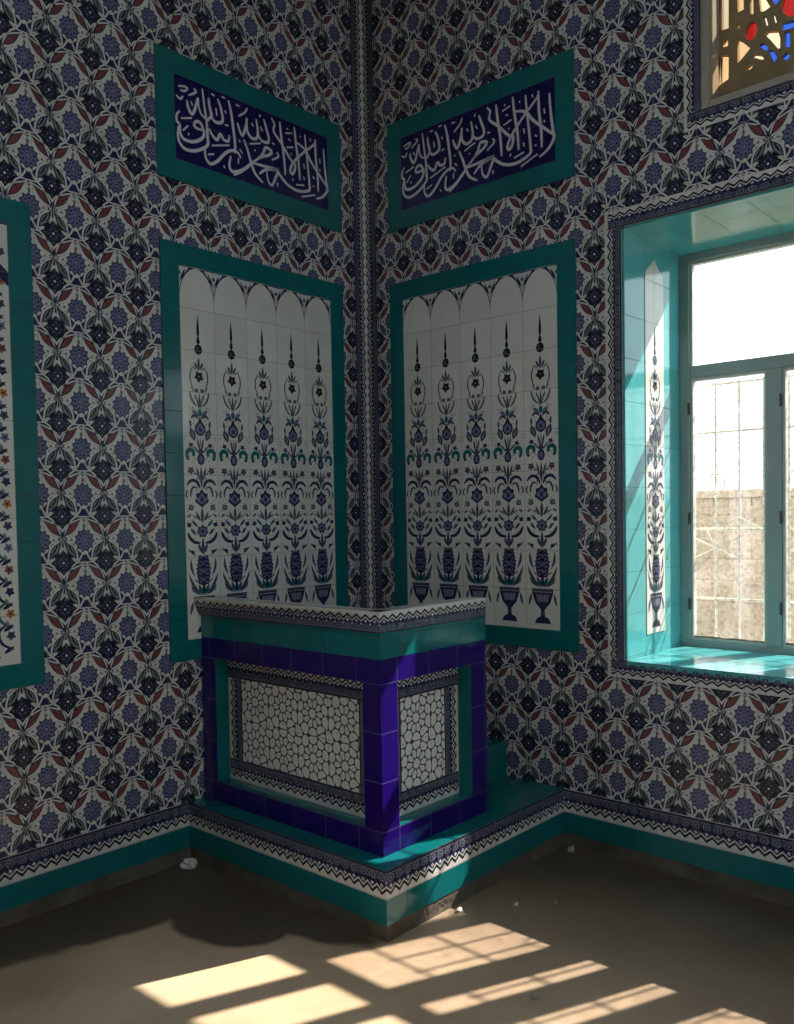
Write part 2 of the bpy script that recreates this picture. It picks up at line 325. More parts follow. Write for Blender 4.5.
def pattern(mb, F, region, holes=(), phase=(0, .98), w0=.001):
    """stamp the repeat over a rectangle of wall; holes are covered or open rectangles to leave free"""
    x0, y0, x1, y1 = region
    xs = sorted({x0, x1, *[h[0] for h in holes], *[h[2] for h in holes]}); xs = [x for x in xs if x0 <= x <= x1]
    ys = sorted({y0, y1, *[h[1] for h in holes], *[h[3] for h in holes]}); ys = [y for y in ys if y0 <= y <= y1]
    rects = []
    for j in range(len(ys)-1):
        run = None
        for i in range(len(xs)-1):
            cx, cy = (xs[i]+xs[i+1])/2, (ys[j]+ys[j+1])/2
            if any(h[0] < cx < h[2] and h[1] < cy < h[3] for h in holes):
                if run: rects.append(run); run = None
            else: run = (run[0], ys[j], xs[i+1], ys[j+1]) if run else (xs[i], ys[j], xs[i+1], ys[j+1])
        if run: rects.append(run)
    for r in rects:
        mb.rect(F, *r, 'navy', w0)
        for i in range(math.floor((r[0]-phase[0])/P)-1, math.ceil((r[2]-phase[0])/P)+1):
            for j in range(math.floor((r[1]-phase[1])/P)-1, math.ceil((r[3]-phase[1])/P)+1):
                ox, oy = phase[0]+i*P, phase[1]+j*P
                if ox+.8*P < r[0] or ox-.5*P > r[2] or oy+.8*P < r[1] or oy-.5*P > r[3]: continue
                ins = ox-.5*P > r[0] and ox+.8*P < r[2] and oy-.5*P > r[1] and oy+.8*P < r[3]
                for mt, l, p in CELL: mb.poly(F, [(ox+a*P, oy+b*P) for a, b in p], mt, w0+.0004*l, rect=None if ins else r)
def border(mb, F, p0, p1, width, side, w0, uv0=(0, .975), per=.05, white_out=True):
    """tooth-edged border strip from p0 to p1; 'side' = +1/-1: dark edge lies to the left/right of the run"""
    dx, dy = p1[0]-p0[0], p1[1]-p0[1]; L = math.hypot(dx, dy); dx /= L; dy /= L; nx, ny = -dy*side, dx*side
    T = lambda pts: [(p0[0]+dx*a+nx*b*width, p0[1]+dy*a+ny*b*width) for a, b in pts]
    def q(mt, l, pts):
        pts = clip(pts, (0, 0, L, 1))
        if len(pts) > 2: mb.poly(F, T(pts), mt, w0+.0004*l, uv0)
    q('pattern_white', 0, [(0, 0), (L, 0), (L, 1), (0, 1)])
    n = max(1, round(L/per)); s = L/n
    q('slate', 1, [(0, .60), (L, .60), (L, 1), (0, 1)]); q('black_line', 2, [(0, .93), (L, .93), (L, .98), (0, .98)]); q('grey_line', 2, [(0, .885), (L, .885), (L, .905), (0, .905)])
    for k in range(n):
        a = k*s; c = a+s/2
        q('black_line', 1, [(a, .32), (c, .12), (a+s, .32), (a+s, .43), (c, .24), (a, .43)])
        q('navy', 1, [(a, .50), (c, .31), (a+s, .50), (a+s, .61), (a, .61)])
        q('pattern_white', 2, [(c, .38), (c+.17*s, .46), (c, .54), (c-.17*s, .46)])
        if k % 2: q('rust', 3, [(c, .42), (c+.08*s, .46), (c, .50), (c-.08*s, .46)])
        q('grey_line', 2, [(c+.36*s*math.cos(t*pi/4), .735+.135*math.sin(t*pi/4)) for t in range(8)])
        q('navy', 3, [(c+.27*s*math.cos(t*pi/4), .735+.105*math.sin(t*pi/4)) for t in range(8)])
        q('lilac', 4, [(c+.15*s*math.cos(t*pi/3), .735+.065*math.sin(t*pi/3)) for t in range(6)])
        for e in (a, a+s):
            q('pattern_white', 3, [(e, .54), (e+.11*s, .60), (e, .67), (e-.11*s, .60)]); q('grey_line', 3, [(e, .77), (e+.08*s, .82), (e, .87), (e-.08*s, .82)])
def column():
    """one floral column of the big panel, unit = 20 cm, 9 tiles tall"""
    M = []; q = lambda m, l, p: M.append((m, l, p)); XS = 1.08
    q = lambda m, l, p: M.append((m, l, [(a*XS, b) for a, b in p]))
    leaf = lambda x0, y0, x1, y1, w, n=5, k=.5, bend=0.0: globals()['leaf'](x0, y0, x1, y1, w*1.35+.004, n, k, bend)
    ribbon = lambda P_, w, t, n: globals()['ribbon'](P_, w*1.35, t, n)
    R = random.Random(4)
    for k in range(64):        # fine lace of small leaves between the larger blossoms
        y = R.uniform(1.95, 5.9); x = R.uniform(.06, .44 if y < 4.9 else .26); a = R.uniform(0, pi)
        for s in (-1, 1): M.append((('slate', 'grey_line', 'slate', 'navy', 'sage')[k % 5], 1, globals()['leaf'](s*x, y, s*(x+.055*math.cos(a)), y+.055*math.sin(a), .013, 3)))
    def sym(m, l, p): q(m, l, p); q(m, l, [(-a, b) for a, b in p])
    def rib(m, l, P_, w, taper=.4):
        for r in ribbon(P_, w, taper, 4): q(m, l, r)
        for r in ribbon([(-a, b) for a, b in P_], w, taper, 4): q(m, l, r)
    # footed vase
    q('navy', 1, [(-.22, .15), (.22, .15), (.17, .27), (.06, .33), (.05, .50), (.20, .66), (.29, .93), (.29, 1.03), (-.29, 1.03), (-.29, .93), (-.20, .66), (-.05, .50), (-.06, .33), (-.17, .27)])
    q('grey_line', 2, [(-.27, .93), (.27, .93), (.26, .96), (-.26, .96)]); q('lilac', 2, [(-.13, .70), (.13, .70), (.18, .88), (-.18, .88)])
    for x in (-.14, -.05, .05, .14): q('grey_line', 3, leaf(x*.8, .66, x*1.15, .90, .012, 3))
    q('slate', 2, leaf(0, .34, 0, .50, .022, 3)); sym('slate', 1, leaf(.30, .92, .38, .58, .025, 4)); sym('grey_line', 1, disc(.36, .72, .03, n=5))
    # hyacinth
    for k in range(7):
        y = 1.35+.1*k; h = .16*(1-abs(k-2.6)/6.5)
        q('lilac' if k % 2 else 'navy', 1, disc(0, y, .07, .07, 6)); sym('navy', 1, leaf(.02, y-.03, h+.06, y+.08, .045, 4)); sym('lilac', 2, leaf(.05, y, h+.02, y+.06, .018, 3))
    sym('slate', 1, leaf(.06, 1.06, .36, 1.32, .030, 4, bend=-.03)); sym('slate', 1, leaf(.08, 1.10, .40, 1.62, .026, 4, bend=-.06)); sym('slate', 1, leaf(.22, 1.5, .33, 1.98, .024, 4, bend=-.05))
    sym('aqua_glaze', 1, leaf(.03, 1.05, .15, 1.33, .035, 4)); q('navy', 1, leaf(0, 1.05, 0, 1.36, .03, 4)); sym('grey_line', 1, disc(.30, 1.18, .035, n=5)); sym('grey_line', 1, leaf(.12, 1.36, .26, 1.46, .02, 3))
    # stem to rosette, crescent leaves
    q('slate', 1, leaf(0, 2.0, 0, 2.5, .030, 4)); sym('slate', 1, leaf(.03, 2.08, .13, 2.34, .025, 3)); sym('navy', 1, disc(.27, 2.12, .045, n=6)); sym('slate', 1, leaf(.20, 2.02, .40, 2.20, .02, 3))
    rib('navy', 1, [(.06, 2.34), (.22, 2.36), (.34, 2.46), (.40, 2.60)], .032, .2)
    q('slate', 1, scallop(0, 2.62, .15, .15, 7)); q('lilac', 2, disc(0, 2.62, .095, n=8)); q('navy', 3, disc(0, 2.62, .045, n=6))
    sym('navy', 1, scallop(.36, 2.78, .065, .065, 4, .25)); sym('aqua_glaze', 1, leaf(.12, 2.72, .30, 2.90, .025, 4)); sym('slate', 1, leaf(.17, 2.52, .33, 2.70, .025, 4))
    q('slate', 1, leaf(0, 2.80, 0, 3.22, .028, 4)); sym('slate', 1, leaf(.02, 2.86, .17, 3.12, .022, 4, bend=-.02)); sym('grey_line', 1, leaf(.05, 2.9, .28, 3.02, .018, 3))
    sym('slate', 1, disc(.29, 3.20, .075, n=7)); sym('sage', 2, disc(.29, 3.20, .045, n=6)); sym('slate', 1, leaf(.30, 3.05, .40, 2.95, .02, 3))
    # palmette and arching leaves
    q('navy', 1, [(0, 3.66), (.07, 3.56), (.16, 3.54), (.15, 3.42), (.19, 3.34), (.10, 3.28), (0, 3.20), (-.10, 3.28), (-.19, 3.34), (-.15, 3.42), (-.16, 3.54), (-.07, 3.56)])
    q('lilac', 2, leaf(0, 3.27, 0, 3.55, .07, 5)); q('navy', 3, leaf(0, 3.33, 0, 3.48, .03, 4)); sym('grey_line', 2, leaf(.08, 3.32, .12, 3.46, .018, 3))
    rib('navy', 1, [(.04, 3.66), (.12, 3.82), (.27, 3.86), (.40, 3.74)], .030, .2); rib('slate', 1, [(.10, 3.66), (.22, 3.70), (.29, 3.58), (.30, 3.44)], .020, .2); rib('slate', 1, [(.38, 3.62), (.42, 3.52), (.38, 3.42)], .016, .2)
    q('slate', 1, leaf(0, 3.66, 0, 4.22, .026, 4)); sym('slate', 1, leaf(.04, 3.84, .13, 4.2, .020, 4))
    sym('slate', 1, scallop(.28, 4.10, .085, .085, 5, .25)); sym('rust', 2, disc(.28, 4.10, .04, n=6)); sym('sage', 1, leaf(.10, 4.0, .22, 4.05, .02, 3))
    # bud, hooked tulips between the columns
    q('navy', 1, disc(0, 4.38, .105, .15, 8)); q('lilac', 2, disc(0, 4.38, .055, .09, 7)); q('slate', 1, leaf(0, 4.48, 0, 4.66, .05, 4))
    rib('aqua_glaze', 1, [(.20, 4.44), (.20, 4.56), (.30, 4.60), (.37, 4.52), (.36, 4.36)], .040, .5); sym('navy', 2, disc(.34, 4.38, .035, n=6))
    sym('navy', 1, scallop(.26, 4.72, .06, .06, 4, .3)); sym('slate', 1, leaf(.03, 4.5, .22, 4.72, .016, 3)); sym('slate', 1, leaf(.02, 4.55, .09, 4.92, .018, 3)); q('grey_line', 1, leaf(0, 4.6, 0, 4.94, .014, 3))
    # drop palmette with side buds
    q('black_line', 1, [(0, 5.42), (.06, 5.28), (.14, 5.18), (.15, 5.06), (.08, 4.97), (0, 4.94), (-.08, 4.97), (-.15, 5.06), (-.14, 5.18), (-.06, 5.28)]); q('lilac', 2, leaf(0, 4.99, 0, 5.26, .085, 6, .4)); q('navy', 3, disc(0, 5.10, .04, .05, 6))
    sym('slate', 1, leaf(.15, 4.82, .27, 5.14, .058, 5)); sym('grey_line', 2, leaf(.18, 4.88, .24, 5.06, .018, 3)); sym('slate', 1, leaf(.25, 5.12, .27, 5.34, .022, 3))
    rib('slate', 1, [(.04, 5.36), (.14, 5.44), (.24, 5.36)], .026, .2); sym('lilac', 1, leaf(.05, 5.46, .22, 5.56, .035, 4)); q('aqua_glaze', 1, leaf(0, 5.40, 0, 5.62, .04, 4))
    rib('slate', 1, [(.06, 5.66), (.16, 5.74), (.24, 5.90), (.25, 6.02)], .016, .3); rib('slate', 1, [(.02, 5.62), (.06, 5.80), (.13, 5.94)], .014, .3); q('slate', 1, leaf(0, 5.6, 0, 6.0, .016, 4))
    sym('slate', 1, disc(.08, 6.04, .055, n=6)); sym('lilac', 2, disc(.08, 6.04, .025, n=5)); sym('sage', 1, leaf(.15, 6.0, .22, 6.16, .02, 3))
    # dark flower in a wreath
    q('black_line', 1, scallop(0, 6.38, .115, .125, 5, .22)); q('grey_line', 2, disc(0, 6.38, .022, n=5)); rib('slate', 1, [(.17, 6.10), (.235, 6.28), (.23, 6.46), (.17, 6.60)], .013, .3)
    sym('slate', 1, leaf(.03, 6.54, .12, 6.74, .022, 3)); q('slate', 1, leaf(0, 6.50, 0, 6.86, .024, 4)); sym('grey_line', 1, leaf(.05, 6.52, .20, 6.64, .016, 3))
    # round bud and spire
    q('black_line', 1, disc(0, 7.04, .11, .13, 8)); q('slate', 2, disc(-.03, 7.06, .045, .06, 6)); q('grey_line', 3, disc(.045, 7.0, .02, n=5)); q('black_line', 1, leaf(0, 7.15, 0, 7.32, .035, 4)); q('navy', 1, disc(0, 7.30, .04, n=6)); q('black_line', 1, leaf(0, 7.28, 0, 7.88, .026, 4, .3))
    return M
COLM = column()
def floral(mb, F, u0, v0, ncol, T=.2, w0=.014, scale_x=1.0, rows=9, uv0=None):
    uv0 = uv0 or (u0, v0); mb.rect(F, u0, v0, u0+ncol*T*scale_x, v0+rows*T, 'white_glaze', w0, uv0)
    for c in range(ncol):
        cx = u0+(c+.5)*T*scale_x
        for mt, l, p in COLM: mb.poly(F, [(cx+a*T*scale_x, v0+b*T*rows/9) for a, b in p], mt, w0+.0004*l, uv0)
        for s in (-1, 1):
            n = 7; yt, yb = v0+rows*T, v0+(rows-.80)*T
            arc = [(cx+s*T*scale_x*.5*math.cos(pi/2*i/n)**1.1, yb+(yt-.02*T-yb)*math.sin(pi/2*i/n)) for i in range(n+1)]
            ex = cx+s*T*scale_x*.5
            mb.poly(F, [(ex, yt)]+arc, 'navy', w0+.0004, uv0)
            mb.poly(F, [(ex, yt-.03*T), (ex, yb+.20*T)]+[(ex-s*T*scale_x*a, yt-b*T) for a, b in ((.035, .45), (.09, .30), (.17, .16), (.27, .05), (.27, .03))], 'pattern_white', w0+.0008, uv0)
            mb.poly(F, leaf(ex-s*.01*T, yt-.40*T, ex-s*.18*T, yt-.07*T, .030*T, 4), 'navy', w0+.0012, uv0)
            mb.poly(F, clip(disc(ex, yt-.19*T, .05*T, n=8), (min(ex, ex-s*T), -9, max(ex, ex-s*T), 9)), 'slate', w0+.0016, uv0)

# ------------------------------------------------------------------ the room
WZ0, WZ1 = .96, 2.975; WX0, WX1 = 1.64, 3.64; UX0, UX1, UZ0, UZ1 = 2.02, 3.26, 3.385, 4.62
TK = .62
o = MB()
# floor as a gently uneven slab
N = 70
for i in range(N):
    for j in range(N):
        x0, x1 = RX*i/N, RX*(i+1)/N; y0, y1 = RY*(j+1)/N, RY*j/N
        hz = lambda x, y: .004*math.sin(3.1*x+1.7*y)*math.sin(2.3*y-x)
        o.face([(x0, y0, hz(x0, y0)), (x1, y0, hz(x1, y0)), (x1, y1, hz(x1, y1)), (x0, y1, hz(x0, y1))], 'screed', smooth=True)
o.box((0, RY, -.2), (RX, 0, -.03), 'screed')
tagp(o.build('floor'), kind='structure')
o = MB(); a, b, c, d = ROOF_FILL
for q in (((-.25, RY-.3), (a, TK)), ((c, RY-.3), (RX+.3, TK)), ((a, RY-.3), (c, b)), ((a, d), (c, TK))): o.box((*q[0], RZ), (*q[1], RZ+.2), 'plaster')
tagp(o.build('ceiling'), kind='structure')
rl = empty('added_roof_light', ((a+c)/2, (b+d)/2, RZ)); tagp(rl, kind='structure')  # unseen roof light, added to brighten floor and lower walls
o = MB(); o.box((a, b, RZ+.10), (c, d, RZ+.11), 'frosted_glass'); o.build('glass_pane', rl)
o = MB()
for k in range(1, 4): x = a+(c-a)*k/4; o.bbox((x-.03, b, RZ+.04), (x+.03, d, RZ+.10), 'plaster')
o.build('glazing_bars', rl)

def wall_boxes(mb, axis, a0, a1, p0, p1, holes, mat='plaster'):
    """masonry of a wall split round its openings; axis 'x' runs along x with thickness p0..p1 in y"""
    us = sorted({a0, a1, *[h[0] for h in holes], *[h[2] for h in holes]})
    for i in range(len(us)-1):
        c = (us[i]+us[i+1])/2; hs = sorted([h for h in holes if h[0] < c < h[2]], key=lambda h: h[1]); z = 0
        for seg in [(z_, h_) for z_, h_ in zip([0]+[h[3] for h in hs], [h[1] for h in hs]+[RZ])]:
            if seg[1]-seg[0] > 1e-4:
                if axis == 'x': mb.box((us[i], p0, seg[0]), (us[i+1], p1, seg[1]), mat)
                else: mb.box((p0, us[i], seg[0]), (p1, us[i+1], seg[1]), mat)
PAN = {'R': [(.2, .975, 1.4, 2.975), (.2, 3.27, 1.4, 3.87)], 'L': [(-1.4, .975, -.2, 2.975), (-1.4, 3.27, -.2, 3.87), (-3.22, .975, -2.02, 2.975)]}
ins = lambda r, d=.01: (r[0]+d, r[1]+d, r[2]-d, r[3]-d)
w = MB(); wall_boxes(w, 'x', 0, RX, 0, TK, [(WX0, WZ0-.01, WX1, WZ1), (UX0, UZ0, UX1, UZ1)])
pattern(w, RWALL, (.09, .28, 4.3, 4.9), [ins(r) for r in PAN['R']]+[(WX0-.02, WZ0-.02, WX1+.02, WZ1+.02), (UX0-.02, UZ0-.02, UX1+.02, UZ1+.02)])
tagp(w.build('wall_right'), kind='structure')
w = MB(); wall_boxes(w, 'y', RY, TK, -.25, 0, [(SIDE_FILL[0], SIDE_FILL[2], SIDE_FILL[1], SIDE_FILL[3])])
pattern(w, LWALL, (-3.5, .28, -.09, 4.9), [ins(r) for r in PAN['L']], phase=(-.017, .98))
tagp(w.build('wall_left'), kind='structure')
w = MB(); wall_boxes(w, 'y', RY, TK, RX, RX+.3, [(a, 1.0, b, 3.0) for a, b in sorted(BACK)]); tagp(w.build('wall_east'), kind='structure')
w = MB(); wall_boxes(w, 'x', -.25, RX+.3, RY-.3, RY, [(a, 1.0, b, 3.0) for a, b in FRONT]); tagp(w.build('wall_back'), kind='structure')

# baseboards: teal strip, tooth border, raw mortar at the foot
KZ, KB, KT = .172, .07, .287
def strip_mortar(mb, F, a, b, z1, depth):
    n = max(2, int((b-a)/.06)); R = random.Random(3); g = []
    for i in range(n+1): g.append([(a+(b-a)*i/n, z, depth*(.55+.45*R.random())) for z in (-.01, z1*.35, z1*.7, z1+.004)])
    for i in range(n):
        for k in range(3): mb.face([F(*g[i][k]), F(*g[i+1][k]), F(*g[i+1][k+1]), F(*g[i][k+1])], 'mortar', smooth=True)
def baseboard(name, F, a, b):
    mb = MB(); strip_mortar(mb, F, a, b, KB, .009)
    mb.slab(F, [(a, KB), (b, KB), (b, KZ), (a, KZ)], 'teal_glaze', .0, .012)
    mb.slab(F, [(a, KZ), (b, KZ), (b, KT), (a, KT)], 'pattern_white', .0, .0115)
    border(mb, F, (a, KZ), (b, KZ), KT-KZ, 1, .012)
    tagp(mb.build(name), kind='structure')
baseboard('baseboard_right', RWALL, 1.312, RX); baseboard('baseboard_left', LWALL, RY, -1.322)
# trims: corner strip, window surrounds
mb = MB(); border(mb, RWALL, (0, KT), (0, 4.95), .095, -1, .006); border(mb, LWALL, (0, KT), (0, 4.95), .095, 1, .006)
for a, b in ((.0, .095),): mb.rect(RWALL, a, KT, b, 4.95, 'pattern_white', .0058)
tagp(mb.build('trim_1'), kind='structure')
def surround(name, x0, z0, x1, z1, wd):
    mb = MB(); X0, X1, Z0, Z1 = x0-wd, x1+wd, z0-wd, z1+wd
    border(mb, RWALL, (X0, Z0), (X1, Z0), wd, 1, .0070); border(mb, RWALL, (X0, Z1), (X1, Z1), wd, -1, .0070)
    border(mb, RWALL, (X0, Z0+wd), (X0, Z1-wd), wd, -1, .0070); border(mb, RWALL, (X1, Z0+wd), (X1, Z1-wd), wd, 1, .0070)
    for x, g in ((X0, 1), (X1, -1)):
        for z, h in ((Z0, 1), (Z1, -1)): mb.rect(RWALL, min(x, x+g*.2*wd), min(z, z+h*wd), max(x, x+g*.2*wd), max(z, z+h*wd), 'pattern_white', .0092)
    tagp(mb.build(name), kind='structure')
surround('trim_2', WX0, WZ0, WX1, WZ1, .082); surround('trim_3', UX0, UZ0, UX1, UZ1, .075)

# ------------------------------------------------------------------ lower window
win = empty('window_1', (WX0, TK, WZ0)); tagp(win, kind='structure')
JF = Frame((WX0, 0, 0), (0, 1, 0), (0, 0, 1)); JR = Frame((WX1, 0, 0), (0, -1, 0), (0, 0, 1))
FY = .60                                           # inner face of the window frame
mb = MB()   # tiled reveal: left jamb, right jamb, soffit, sill
t = .012
for F, a, b, nm in ((JF, .0, FY, 'l'), (JR, -FY, 0, 'r')):
    mb.rect(F, a, WZ0, b, WZ1, 'skylit_teal', t, (a+.0, .975))
mb.face([(WX0, FY, WZ1-t), (WX1, FY, WZ1-t), (WX1, 0, WZ1-t), (WX0, 0, WZ1-t)], 'skylit_teal', [(a/.2, b/.2) for a, b in ((WX0, FY), (WX1, FY), (WX1, 0), (WX0, 0))])
for x in (WX0, WX1-t): mb.face([(x, 0, WZ0), (x+t, 0, WZ0), (x+t, 0, WZ1), (x, 0, WZ1)], 'skylit_teal')
mb.face([(WX0, 0, WZ1-t), (WX1, 0, WZ1-t), (WX1, 0, WZ1), (WX0, 0, WZ1)], 'skylit_teal')
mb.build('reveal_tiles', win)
mb = MB(); mb.bbox((WX0+t, -.008, WZ0-.025), (WX1-t, FY, WZ0), 'skylit_teal', .003); mb.build('window_sill', win)
for F, a in ((JF, .205), (JR, -.405)):
    mb = MB(); mb.slab(F, [(a, 1.06), (a+.2, 1.06), (a+.2, 2.78), (a+.19, 2.82), (a+.14, 2.85), (a+.1, 2.885), (a+.06, 2.85), (a+.01, 2.82), (a, 2.78)], 'white_glaze', t, t+.003)
    for mt, l, p in COLM: mb.poly(F, [(a+.1+x*.2, 1.06+y*.19) for x, y in p], mt, t+.0034+.0004*l, (a, 1.06))
    mb.build('floral_strip', win)
# frame: steel, painted grey green
def bars(name, lst, mat, parent, bv=.004):
    mb = MB()
    for a, b in lst: mb.bbox(a, b, mat, bv)
    return mb.build(name, parent)
FB, FT, XL, XR = WZ0-.009, WZ1-.001, WX0+.005, WX1-.005
D = FY+.075
bars('frame', [((XL, FY+.001, FB+.04), (XL+.055, D-.001, FT-.05)), ((XR-.055, FY+.001, FB+.04), (XR, D-.001, FT-.05)), ((XL, FY, FB), (XR, D, FB+.04)), ((XL, FY, FT-.05), (XR, D, FT))], 'painted_metal', win)
bars('transom', [((XL+.055, FY+.005, 2.335), (XR-.055, D-.01, 2.398))], 'painted_metal', win)
MU = [(2.085, 2.155), (2.50, 2.62), (2.74, 2.87), (3.0, 3.12)]
for a, b in MU: bars('mullion', [((a, FY+.002, FB+.04), (b, D-.005, 2.335))], 'painted_metal', win)
for a, b in ((2.24, 2.34), (2.56, 2.64), (2.95, 3.03)): bars('mullion', [((a, FY+.006, 2.398), (b, D-.012, FT-.05))], 'painted_metal', win)
cas = [(XL+.055, 2.085), (2.155, 2.50), (2.62, 2.74), (2.87, 3.0), (3.12, XR-.055)]
for k, (a, b) in enumerate(cas):
    z0, z1 = FB+.04, 2.335; s = .014
    c = bars('casement', [((a+.002, FY+.012, z0), (a+s, FY+.05, z1)), ((b-s, FY+.012, z0), (b-.002, FY+.05, z1)), ((a+s, FY+.012, z0), (b-s, FY+.05, z0+s)), ((a+s, FY+.012, z1-s), (b-s, FY+.05, z1))], 'sash_paint', win, .002)
    mb = MB(); mb.box((a+s, FY+.028, z0+s), (b-s, FY+.032, z1-s), 'dusty_glass'); mb.build('glass_pane', c)
    mb = MB(); R = random.Random(k+5); pp = [(a+s+(b-a-2*s)*i/14, FY+.022, z0+s+.001+.005*R.random()) for i in range(15)]; mb.tube(pp, .005, 'old_putty', 6); mb.build('putty', c)
    for z in (1.18, 1.62, 2.18):
        mb = MB(); mb.tube([(a-.002, FY+.002, z-.03), (a-.002, FY+.002, z+.03)], .007, 'dark_iron', 8); mb.build('hinge', c)
mb = MB(); mb.box((XL+.055, FY+.03, 2.398), (XR-.055, FY+.034, FT-.05), 'clear_glass'); g = mb.build('glass_pane', win)
bars('bead', [((XL+.055, FY+.012, 2.398), (XL+.069, FY+.05, FT-.05)), ((XR-.069, FY+.012, 2.398), (XR-.055, FY+.05, FT-.05)), ((XL+.069, FY+.012, FT-.064), (XR-.069, FY+.05, FT-.05))], 'sash_paint', win, .002)

# ------------------------------------------------------------------ upper stained window
up_w = empty('window_2', (UX0, .15, UZ0)); tagp(up_w, kind='structure')
GF = Frame((0, .12, 0), (1, 0, 0), (0, 0, 1))
fr = .035
bars('frame', [((UX0, .0, UZ0), (UX0+fr, .16, UZ1)), ((UX1-fr, .0, UZ0), (UX1, .16, UZ1)), ((UX0+fr, .0, UZ0), (UX1-fr, .16, UZ0+fr)), ((UX0+fr, .0, UZ1-fr), (UX1-fr, .16, UZ1))], 'gypsum', up_w, .003)
holes = []
def H(c, *p):
    if c == 'blue_glass' and len(p) == 4:          # blue lights are a little larger than their traced glow
        mx, mz = sum(q[0] for q in p)/4, sum(q[1] for q in p)/4; p = [(mx+(q[0]-mx)*1.35, mz+(q[1]-mz)*1.25) for q in p]
    holes.append((c, [q for q in p]))
H('milk_glass', (2.070, 4.20), (2.098, 4.20), (2.097, 3.747), (2.067, 3.749))
H('cream_glass', (2.062, 3.645), (2.097, 3.633), (2.096, 3.531), (2.040, 3.510), (2.042, 3.620))
H('cream_glass', (2.071, 3.694), (2.081, 3.706), (2.094, 3.700), (2.094, 3.672), (2.073, 3.674))
H('cream_glass', (2.134, 4.02), (2.160, 4.00), (2.162, 3.801), (2.136, 3.798))
H('cream_glass', (2.188, 3.840), (2.202, 3.838), (2.203, 3.766), (2.191, 3.770))
H('cream_glass', (2.134, 3.757), (2.143, 3.753), (2.143, 3.729), (2.133, 3.731))
H('cream_glass', (2.135, 3.686), (2.152, 3.673), (2.190, 3.629), (2.154, 3.597), (2.135, 3.585))
H('cream_glass', (2.224, 3.840), (2.240, 3.836), (2.272, 3.769), (2.251, 3.760), (2.232, 3.764))
H('milk_glass', (2.243, 3.743), (2.253, 3.739), (2.264, 3.697), (2.256, 3.695))
H('milk_glass', (2.280, 3.739), (2.288, 3.736), (2.299, 3.695), (2.291, 3.692))
H('cream_glass', (2.248, 3.665), (2.261, 3.673), (2.303, 3.660), (2.313, 3.624), (2.312, 3.585), (2.304, 3.585), (2.272, 3.634))
H('cream_glass', (2.188, 3.594), (2.207, 3.598), (2.229, 3.588), (2.248, 3.566), (2.240, 3.562))
H('cream_glass', (2.151, 3.545), (2.188, 3.560), (2.209, 3.553), (2.190, 3.540))
H('blue_glass', (2.229, 3.628), (2.245, 3.628), (2.261, 3.600), (2.250, 3.600))
H('blue_glass', (2.266, 3.590), (2.283, 3.582), (2.296, 3.552), (2.287, 3.541))
H('blue_glass', (2.325, 3.682), (2.362, 3.676), (2.364, 3.652), (2.325, 3.656))
H('blue_glass', (2.333, 3.640), (2.349, 3.634), (2.349, 3.582), (2.333, 3.588))
H('blue_glass', (2.322, 3.546), (2.336, 3.556), (2.350, 3.540), (2.336, 3.528))
H('blue_glass', (2.262, 3.850), (2.295, 3.840), (2.306, 3.790), (2.292, 3.776))
H('red_glass', *disc(2.193, 3.700, .026, .040, 10))
H('red_glass', *[(2.375+.058*math.cos(2*pi*k/12), 3.755+.062*math.sin(2*pi*k/12)) for k in range(12)])
HC = list(holes)
for c, p in HC: holes.append((c, [(UX0+UX1-a, b) for a, b in p][::-1]))      # the design mirrors about the middle
for (cx, cz) in ((2.64, 3.72), (2.64, 4.1), (2.30, 4.30), (2.98, 4.30), (2.64, 4.45)):
    H('red_glass', *disc(cx, cz, .045, n=10))
    for k in range(6): a = pi/3*k+.5; H('blue_glass' if k % 2 else 'cream_glass', *disc(cx+.105*math.cos(a), cz+.105*math.sin(a), .036, n=8))
for z in (3.50,): 
    for x in (2.47, 2.56, 2.72, 2.81): H('cream_glass', *disc(x, z, .03, .022, 8))
outer = [(UX0+fr-.005, UZ0+fr-.005), (UX1-fr+.005, UZ0+fr-.005), (UX1-fr+.005, UZ1-fr+.005), (UX0+fr-.005, UZ1-fr+.005)]
loops = [[Vector((a, b, 0)) for a, b in outer]]+[[Vector((a, b, 0)) for a, b in (p if area(p) < 0 else p[::-1])] for c, p in holes]
flat = [v for l in loops for v in l]; tris = tessellate_polygon(loops)
mb = MB()
for t3 in tris:
    pts = [(flat[i].x, flat[i].y) for i in t3]
    if abs(area(pts)) < 1e-10: continue
    mb.poly(GF, pts, 'gypsum_ochre', .012)
    q = pts if area(pts) < 0 else pts[::-1]; mb.face([GF(*p, -.012) for p in q], 'gypsum_ochre')
for c, p in holes:
    p = p if area(p) > 0 else p[::-1]
    for i in range(len(p)): a, b = p[i-1], p[i]; mb.face([GF(*b, -.012), GF(*a, -.012), GF(*a, .012), GF(*b, .012)], 'gypsum_ochre')
mb.build('tracery', up_w)
for c in ('cream_glass', 'milk_glass', 'blue_glass', 'red_glass'):
    mb = MB()
    for cc, p in holes:
        if cc == c: mb.poly(GF, p, c, -.004)
    mb.build('glass_pane', up_w)

